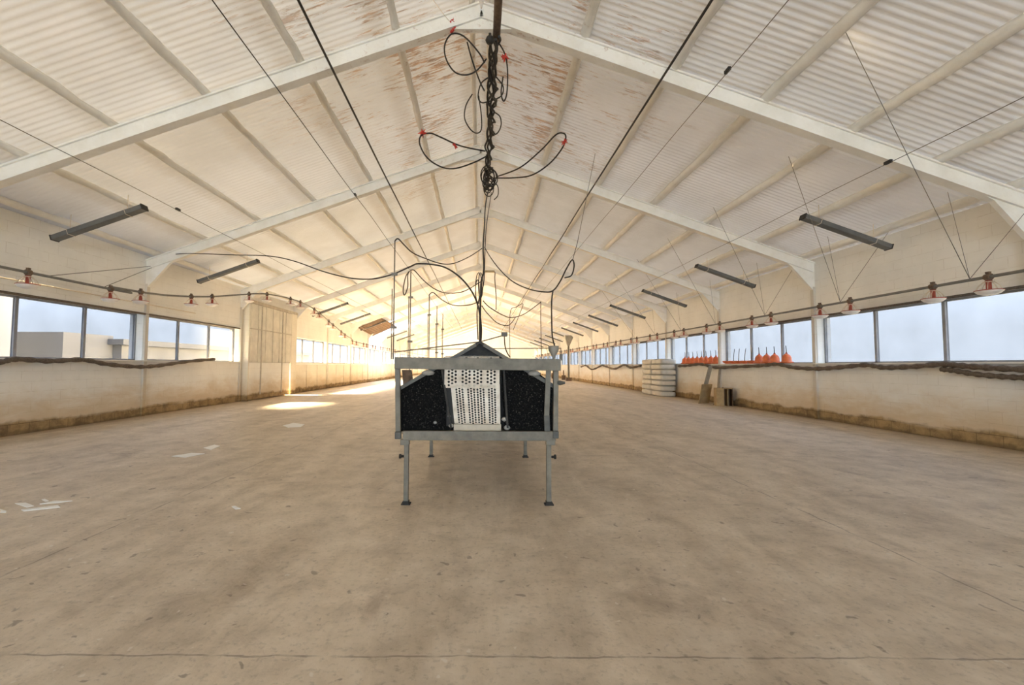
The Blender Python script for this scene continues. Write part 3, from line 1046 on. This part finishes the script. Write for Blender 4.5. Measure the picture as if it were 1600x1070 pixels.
# ------------------------------------------------------------------ cables to the nest
def pc(lst, n=8):
    return spline([P(px, py, y) for px, py, y in lst], n)
wire(pc([(765, 288, 12.4), (759, 318, 10.8), (757, 350, 9.4), (755, 385, 7.9), (756, 420, 7.1), (752, 440, 6.6), (751, 470, 6.2), (750, 505, 5.7), (750, 533, 5.2)]), .014,
     'black cable dropping from the ridge bundle to the peak of the nest', 'hanging_cable', 'cable', 'cable')
wire(pc([(768, 300, 11.9), (761, 345, 9.7), (758, 385, 8.1), (756, 440, 6.8), (746, 480, 6.3), (747, 530, 5.45)]), .008,
     'thin brown cable twisted beside the main drop cable above the nest', 'hanging_cable', 'cable_brown', 'cable')
b = MB()
for (cx, cy, rx, ry, y) in ((748, 450, 5, 24, 6.8), (751, 446, 3.5, 20, 6.8), (746, 455, 3, 18, 6.7)):
    b.tube([P(cx+rx*math.cos(2*PI*i/20), cy+ry*math.sin(2*PI*i/20), y) for i in range(21)], .006, 5, False)
tag(b.build('cable_coil', M['cable_brown']), 'narrow brown cable coil tied to the drop cable above the nest', 'cable')
wire(pc([(275, 397, 11.9), (300, 396, 11.4), (360, 398, 10.4), (420, 400, 9.6), (460, 408, 9), (505, 424, 8.3), (545, 434, 7.7), (580, 436, 7.2), (612, 429, 6.6), (640, 417, 6), (655, 412, 5.8), (690, 416, 5.8), (715, 430, 5.7), (735, 452, 5.6), (747, 478, 5.5), (752, 510, 5.5), (751.5, 533, 5.35)]), .011,
     'long black cable looping from the left eave across to the nest peak', 'slack_cable', 'cable', 'cable')
wire(pc([(617, 377, YN+.06), (622, 373, 4.7), (632, 383, 5), (645, 395, 5.3), (665, 404, 5.8), (690, 412, 6.4), (710, 411, 6.9), (735, 400, 7.4), (753, 388, 7.9)]), .0078,
     'black cable from the tallest left conduit up to the drop cable', 'slack_cable', 'cable', 'cable')
wire(pc([(642, 422, 5.54), (648, 423, 5.7), (662, 438, 5.9), (680, 452, 6.1), (700, 458, 6.3), (725, 455, 6.5), (751, 440, 6.7)]), .0068,
     'black cable from the second conduit sagging up to the drop cable', 'slack_cable', 'cable_brown', 'cable')
wire(pc([(671, 460, 7.4), (677, 457, 7.3), (690, 468, 7), (710, 477, 6.8), (735, 476, 6.6), (750, 470, 6.3)]), .008,
     'thin brown cable from the third conduit sagging to the drop cable', 'slack_cable', 'cable_brown', 'cable')
b = MB()
b.tube(pc([(640, 423, 5.54), (634, 432, 5.54), (630, 452, 5.54), (632, 461, 5.54), (637, 448, 5.54), (637, 430, 5.54), (640, 423, 5.54)]), .007, 5, False)
tag(b.build('cable_coil', M['cable_brown']), 'small coil of brown cable hanging on the second conduit', 'cable')
wire(pc([(757, 386, 7.9), (765, 400, 7.4), (780, 420, 6.6), (800, 439, 5.9), (825, 451, 5.3), (850, 456, 4.9), (864, 454, 4.75), (875, 440, 4.75), (885, 420, 4.8), (894, 406, 4.85), (897, 415, 4.85), (893, 430, 4.8), (882, 434, 4.8)]), .0078,
     'black cable sagging from the drop cable to a loop right of the nest', 'slack_cable', 'cable', 'cable')
wire(pc([(864, 454, 4.75), (862, 470, 4.7), (862, 500, 4.66), (863, 525, 4.62), (867, 542, 4.58)]), .0078,
     'black cable hanging down into the small funnel on the nest frame', 'hanging_cable', 'cable', 'cable')
wire([P(895, 405, 4.85), P(902, 380, 5.2), P(918, 300, 7.2), P(930, 240, 8.8)], .004, 'thin string holding the cable loop up to the right roof slope', 'tie_string', 'wire', 'string')
wire(pc([(755, 470, 6.3), (765, 480, 6.6), (785, 492, 7.2), (800, 496, 8), (820, 490, 9), (845, 472, 10)]), .008,
     'thin cable sagging right of the drop cable towards a short drop wire', 'slack_cable', 'cable_brown', 'cable')
wire(pc([(845, 471, 10), (845, 500, 9.8), (846, 560, 9.6)]), .008, 'straight thin drop wire right of the nest peak', 'hanging_cable', 'cable_brown', 'cable')
wire(pc([(753, 478, 6.3), (762, 490, 7), (778, 505, 8), (795, 508, 9.2), (806, 495, 10)]), .008, 'thin cable curling low right of the drop cable', 'slack_cable', 'cable_brown', 'cable')
wire(pc([(797, 560, 10), (797, 490, 10), (806, 480, 10.2), (817, 475, 10.4), (812, 490, 10.4), (802, 515, 10.2)]), .008, 'pale brown looped drop cable between nest peak and right drop wire', 'hanging_cable', 'wire', 'cable')
wire(pc([(757, 424, 7.1), (766, 424, 7.2), (773, 425, 7.25), (773, 436, 7.25), (775, 460, 7.2), (775, 484, 7.1)]), .007, 'bent brown hook wire beside the drop cable above the nest', 'hanging_hook', 'cable_brown', 'wire')
# short stub light on the drop cable
b = MB(); b.bar(P(757, 424, 7.1), P(772, 424, 7.2), .03, .03); tag(b.build('wooden_toggle', M['card']), 'short wooden toggle tied to the drop cable above the nest', 'toggle')

# ------------------------------------------------------------------ rolled netting swags under the sills
def swag(sg, pix, r, label):
    pts = []
    for px, py in pix:
        o = abs(px-PX0)
        y = F*(W-.17)/o
        p = P(px, py, y); pts.append(Vector((sg*(W-.17), y, p.z)))
    sp = spline(pts, 8)
    rad = [r*(1+.18*math.sin(i*1.7)) for i in range(len(sp))]
    b = MB(); b.tube(sp, rad, 7)
    tag(b.build('rolled_net', M['net']), label, 'netting')
swag(1, [(1680, 575), (1600, 577), (1540, 574), (1500, 571), (1470, 569), (1420, 573), (1380, 574), (1352, 570), (1310, 574), (1275, 576), (1240, 574), (1215, 569), (1190, 571), (1150, 573), (1118, 574), (1095, 569), (1075, 571), (1060, 572)], .052,
     'brown rolled netting hung in swags below the near right windows')
swag(1, [(1700, 594), (1640, 592), (1600, 590), (1560, 588), (1520, 584), (1490, 579), (1470, 577)], .046, 'lower second strand of brown netting hanging at the right end')
swag(1, [(1002, 571), (985, 574), (975, 570), (960, 576), (945, 572), (940, 571), (925, 577), (915, 571), (908, 573)], .06, 'brown netting swags below the far right windows behind the sacks')
swag(-1, [(-60, 572), (0, 566), (26, 561), (80, 564), (130, 562), (170, 569), (217, 573), (250, 571), (290, 565), (335, 561)], .05, 'brown rolled netting hung in swags below the near left windows')

# ------------------------------------------------------------------ right wall: sacks, boards, orange bells
sk = None
nlay = 7
H = 1.72/nlay
for l in range(nlay):
    for q in range(2):
        yc = 20.35 + .62 + q*1.22
        if sk is None:
            bm = bmesh.new()
            bmesh.ops.create_cube(bm, size=1)
            bmesh.ops.subdivide_edges(bm, edges=bm.edges[:], cuts=5, use_grid_fill=True)
            for v in bm.verts:
                x, y, z = v.co*2
                # pillow shape
                rx, ry = abs(x)**9, abs(y)**9
                v.co = Vector((x*.34*(1-.05*abs(z)**3-.03*ry), y*.605*(1-.04*abs(z)**3-.03*rx), z*H*.5*(1.02-.22*max(rx, ry)) + .004*math.sin(9*x+5*y)))
                v.co.z += .0
            for f in bm.faces: f.smooth = True
            me = bpy.data.meshes.new('sack'); bm.to_mesh(me); bm.free(); me.materials.append(M['sack'])
            o = bpy.data.objects.new('sack', me); C.objects.link(o); sk = o
        else:
            o = sk.copy(); C.objects.link(o)
        o.location = (8.56 + random.uniform(-.025, .025), yc + random.uniform(-.015, .015), H*(l+.5))
        o.rotation_euler = (0, 0, random.choice((0, PI)) + random.uniform(-.02, .02))
        tag(o, 'full white sack by the right wall, %s, in the %s pile' % (('bottom layer' if l == 0 else 'top of the stack' if l == nlay-1 else '%s layer up' % ORD[l]), ('nearer', 'farther')[q]), 'sack', 'white sacks stacked by the right wall')

# boards leaning on the post at the right wall
def lean(name, pts, th, mat, label, cat, extra=None):
    b = MB(); pts = [Vector(p) for p in pts]
    n = (pts[1]-pts[0]).cross(pts[-1]-pts[0]).normalized()*th
    b.prism(pts, n)
    o = b.build(name, M[mat])
    return tag(o, label, cat)
zb = .0
lean('fibreboard', [(8.12, 16.75, .0), (8.68, 17.1, .0), (8.80, 17.05, .72), (8.24, 16.70, .72)], .02, 'card', 'square tan board leaning against the right wall beside the sacks', 'board')
lean('dark_board', [(8.42, 16.25, .0), (8.80, 16.62, .0), (8.92, 16.5, .62), (8.62, 16.1, .62)], .03, 'cardd', 'dark brown board standing behind the tan box panel', 'board')
t = thing('wooden_crate', 'small open tan crate of boards on end by the right wall', 'crate', (8.62, 15.92, 0), -.2)
for k, x in enumerate((-.27, -.08, .08, .23)):
    b = MB(); b.box((x, -.16, 0), (x+.025, .16, .62)); b.build('board', M['card'] if k % 2 == 0 else M['cardd'], t)
b = MB(); b.box((-.26, .10, .02), (.24, .13, .60)); b.build('back_board', M['cardd'], t)
b = MB(); b.box((-.26, -.17, .0), (-.03, -.15, .60)); b.build('front_board', M['card'], t)
b = MB(); b.box((-.27, -.16, .60), (.26, .16, .625)); b.build('top_board', M['card'], t)
lean('plank', [(8.25, 16.98, .0), (8.40, 16.98, .0), (8.82, 17.0, 1.42), (8.67, 17.0, 1.42)], .03, 'plank', 'grey plank leaning against the right wall above the tan board', 'plank')
b = MB(); b.bar((8.70, 16.52, 0), (8.86, 16.56, 1.36), .07, .05, (0, 1, 0)); tag(b.build('post', M['plank']), 'short grey post propped upright by the right wall column', 'post')

# orange bell drinkers on the sill
bell = thing('bell_drinker', 'x', 'drinker')
b = MB(); b.lathe([(.001, .0), (.05, .0), (.165, .012), (.172, .035), (.165, .05), (.15, .045), (.13, .06), (.122, .16), (.10, .225), (.06, .265), (.03, .285), (.001, .287)], 18); b.build('bell', M['orange'], bell)
b = MB(); b.tube([(0, 0, .28), (.0, .005, .42), (.0, .02, .52)], [.014, .011, .009], 6); b.build('stem', M['galv_dark'], bell)
b = MB(); b.lathe([(.02, .27), (.03, .28), (.028, .31), (.016, .325)], 8); b.build('collar', M['red'], bell)
XS = W + .0
up = [13.15, 13.68, 14.06, 14.44] 
used = False
lo_n = 0
rows = [(y, 'near') for y in up] + [(17.08+.37*k, 'far') for k in range(8)]
for i, (y, wh) in enumerate(rows):
    loc = (XS, y, SILL+.003)
    if wh == 'near':
        lab = 'upright orange bell drinker on the right window sill, %s from the near end' % ORD[i]
        grp = 'near orange drinkers on the sill'
    else:
        lab = 'orange bell drinker in the crowded row beyond the window post, %s from the post' % ORD[i-4]
        grp = 'far row of orange drinkers on the sill'
    if not used:
        bell.location = loc; bell['label'] = lab; bell['group'] = grp; used = True
        r = bell
    else:
        r = dup(bell, loc, random.uniform(-.3, .3), lab, grp)
    r.rotation_euler = (random.uniform(-.03, .03), 0, random.uniform(-.2, .2) + .0)
flat = thing('drinker_dish', 'x', 'drinker', group='shallow orange dishes on the sill')
b = MB(); b.lathe([(.001, .0), (.06, .0), (.15, .05), (.165, .10), (.158, .10), (.14, .06), (.05, .02), (.001, .02)], 18); b.build('dish', M['orange'], flat)
b = MB(); b.tube([(0, 0, .015), (.0, -.02, .3), (.0, -.06, .52)], [.014, .011, .009], 6); b.build('stem', M['galv_dark'], flat)
for i, y in enumerate((14.85, 15.25, 15.6, 15.92, 16.3)):
    lab = 'shallow orange dish with upright rod on the sill, %s from the near bells' % ORD[i]
    if i == 0:
        flat.location = (XS, y, SILL+.003); flat['label'] = lab
    else:
        dup(flat, (XS, y, SILL+.003), random.uniform(-.4, .4), lab)

# far right feed hopper on a post
t = thing('feed_hopper', 'grey feed hopper on a thin post far down the right side', 'hopper', (8.2, 41.5, 0))
b = MB(); b.prism([(-.36, -.36, 3.95), (.36, -.36, 3.95), (.36, .36, 3.95), (-.36, .36, 3.95)], (0, 0, .25))
v0 = [(-.36, -.36, 3.95), (.36, -.36, 3.95), (.36, .36, 3.95), (-.36, .36, 3.95)]
v1 = [(-.08, -.08, 3.2), (.08, -.08, 3.2), (.08, .08, 3.2), (-.08, .08, 3.2)]
A = [b.bm.verts.new(p) for p in v0]; B = [b.bm.verts.new(p) for p in v1]
for k in range(4): b.bm.faces.new((A[k], A[(k+1) % 4], B[(k+1) % 4], B[k]))
b.bm.faces.new(B); b.bm.faces.new(A)
b.build('hopper', M['hopper'], t)
b = MB(); b.tube([(0, 0, 0), (0, 0, 3.2)], .09, 8); b.build('post', M['galv'], t)
b = MB(); b.box((-.25, -.25, 0), (.25, .25, .3)); b.build('base', M['rusty'], t)
for k, (x, y, h) in enumerate(((7.7, 46, .5), (8.3, 44.5, .45), (8.0, 49, .6))):
    b = MB(); b.box((x-.18, y-.18, 0), (x+.18, y+.18, h)); b.box((x-.05, y-.05, h), (x+.05, y+.05, h+.5))
    tag(b.build('floor_motor', M['rusty'], None, .03), 'small rusty brown machine at the foot of the far right wall, %s of three' % ORD[k], 'machine')

# rusted roof flap hanging below the roof opening on the left
t = thing('roof_flap', 'rusty ribbed flap hanging below the opening in the left roof slope', 'flap', (0, 0, 0))
b = MB()
pA, pB = Vector((-8.75, HOLE[0]-4.2, zr(8.75)-.38)), Vector((-7.05, HOLE[0]-4.2, zr(7.05)-.30))
pC, pD = Vector((-6.95, HOLE[0]+.3, zr(6.95)-.45)), Vector((-8.8, HOLE[0]+.3, zr(8.8)-.62))
b.prism([pA, pB, pC, pD], (0, 0, .03)); b.build('sheet', M['rustsheet'], t)
b = MB()
for k in range(9):
    f = (k+.5)/9
    b.bar(pA.lerp(pB, f)-Vector((0, 0, .015)), pD.lerp(pC, f)-Vector((0, 0, .015)), .06, .03)
b.build('rib', M['rustsheet'], t)
b = MB(); b.bar(pD+Vector((0, .03, 0)), pC+Vector((0, .03, 0)), .06, .10); b.build('edge_bar', M['cardd'], t)
b = MB()
for p, x in ((pA, 8.75), (pB, 7.05), (pC, 6.95), (pD, 8.8)):
    b.tube([p+Vector((0, 0, .02)), (p.x, p.y, zr(x)-.02)], .02, 5)
b.build('hanger', M['cardd'], t)

# ------------------------------------------------------------------ scraps on the floor
def scrap(pix, label, t=.006):
    pts = []
    for px, py in pix:
        d = ROT @ Vector(((px-PX0)/F, -(py-PY0)/F, -1.0))
        q = CAMLOC + d*(-CAMLOC.z/d.z)
        pts.append((q.x, q.y, .001))
    b = MB(); b.prism(pts, (0, 0, t))
    tag(b.build('paper_scrap', M['paper']), label, 'paper')
scrap([(23, 787), (40, 786), (53, 791), (42, 793)], 'folded white paper scrap on the floor by the left edge')
scrap([(33, 797), (90, 790), (94, 793), (37, 799)], 'long thin white strip of paper on the floor, nearest of the left scraps')
scrap([(62, 788), (85, 783), (113, 783), (90, 786)], 'white strip of paper behind the long thin scrap')
scrap([(65, 781), (70, 780), (76, 783), (71, 784)], 'small white triangular paper scrap behind the two strips')
scrap([(0, 796), (10, 799), (9, 801), (0, 801)], 'white paper corner cut by the left edge')
scrap([(362, 792), (367, 791), (376, 795), (368, 796)], 'small white shard on the open floor left of the nest')
scrap([(442, 665), (458, 661), (476, 663), (470, 667), (450, 668)], 'pale flat patch on the floor in front of the panelled door')  # pale patch laid as a thin flat sheet
scrap([(268, 713), (300, 708), (320, 709), (290, 715)], 'flattened pale scrap on the floor left of the nest')
scrap([(318, 700), (335, 695), (344, 697), (330, 703)], 'small pale scrap beyond the flattened one on the left floor')

# ------------------------------------------------------------------ shed outside the left windows, and a tall block added to shade them
t = thing('neighbouring_shed', 'low pale shed seen faintly through the left windows', 'building', (-19, 31, -.27))
b = MB(); b.box((-3, -11, 0), (3, 11, 2.5)); b.build('wall', M['shedwall'], t)
b = MB(); b.box((-3.3, -11.3, 2.5), (3.3, 11.3, 2.75)); b.build('roof', M['shedroof'], t)
b = MB(); b.box((-2.6, -13.4, 0), (2.6, -11, 2.9)); b.build('annex', M['shedwall'], t)
t = thing('sun_blocker', 'tall pale block added to keep the sun off the nearest left windows', 'building', (-20, 0, -.27))
b = MB(); b.box((-4, -22, 0), (4, 15.4, 10.5)); b.build('wall', M['shed'], t)
b = MB(); b.box((-4.3, -22.3, 10.5), (4.1, 15.5, 10.8)); b.build('roof', M['shedroof'], t)

# ------------------------------------------------------------------ light
w = bpy.data.worlds.new('world'); S.world = w; w.use_nodes = True
nt = w.node_tree
bg = nt.nodes['Background']
ge = N(nt, 'ShaderNodeTexCoord'); sx = N(nt, 'ShaderNodeSeparateXYZ')
nt.links.new(ge.outputs['Generated'], sx.inputs[0])
cr = ramp(nt, sx.outputs['Z'], [(0, (.22, .245, .275)), (.06, (.22, .245, .275)), (.6, (.62, .76, 1.0))])
nt.links.new(cr, bg.inputs['Color'])
bg.inputs['Strength'].default_value = 5.5

sun = bpy.data.lights.new('sun', 'SUN'); sun.energy = 150.0; sun.angle = math.radians(11); sun.color = (1, .78, .48)
so = bpy.data.objects.new('sun', sun); C.objects.link(so)
so.rotation_euler = Vector((.80, -.05, -.60)).to_track_quat('-Z', 'Y').to_euler()

def area(name, loc, dirv, sx, sy, e, col):
    l = bpy.data.lights.new(name, 'AREA'); l.shape = 'RECTANGLE'; l.size = sx; l.size_y = sy; l.energy = e; l.color = col
    o = bpy.data.objects.new(name, l); C.objects.link(o); o.location = loc
    o.rotation_euler = Vector(dirv).to_track_quat('-Z', 'Y').to_euler()
    return o
area('added_far_lamp', (0, YF-.02, 1.75), (0, -1, .05), 6.2, 3.2, 220, (1, .78, .48))  # added area lamp that warms the far end of the hall
area('added_rear_lamp', (0, YR+.02, 1.55), (0, 1, .03), 5.0, 2.8, 620, (.62, .81, 1))  # added cool area lamp behind the camera, brightens the near hall

S.view_settings.view_transform = 'Standard'
S.view_settings.look = 'None'
S.view_settings.gamma = 1
S.view_settings.exposure = 1.84
S.cycles.use_denoising = True
S.cycles.max_bounces = 10
S.cycles.diffuse_bounces = 7
S.cycles.transparent_max_bounces = 12
S.cycles.sample_clamp_indirect = 6
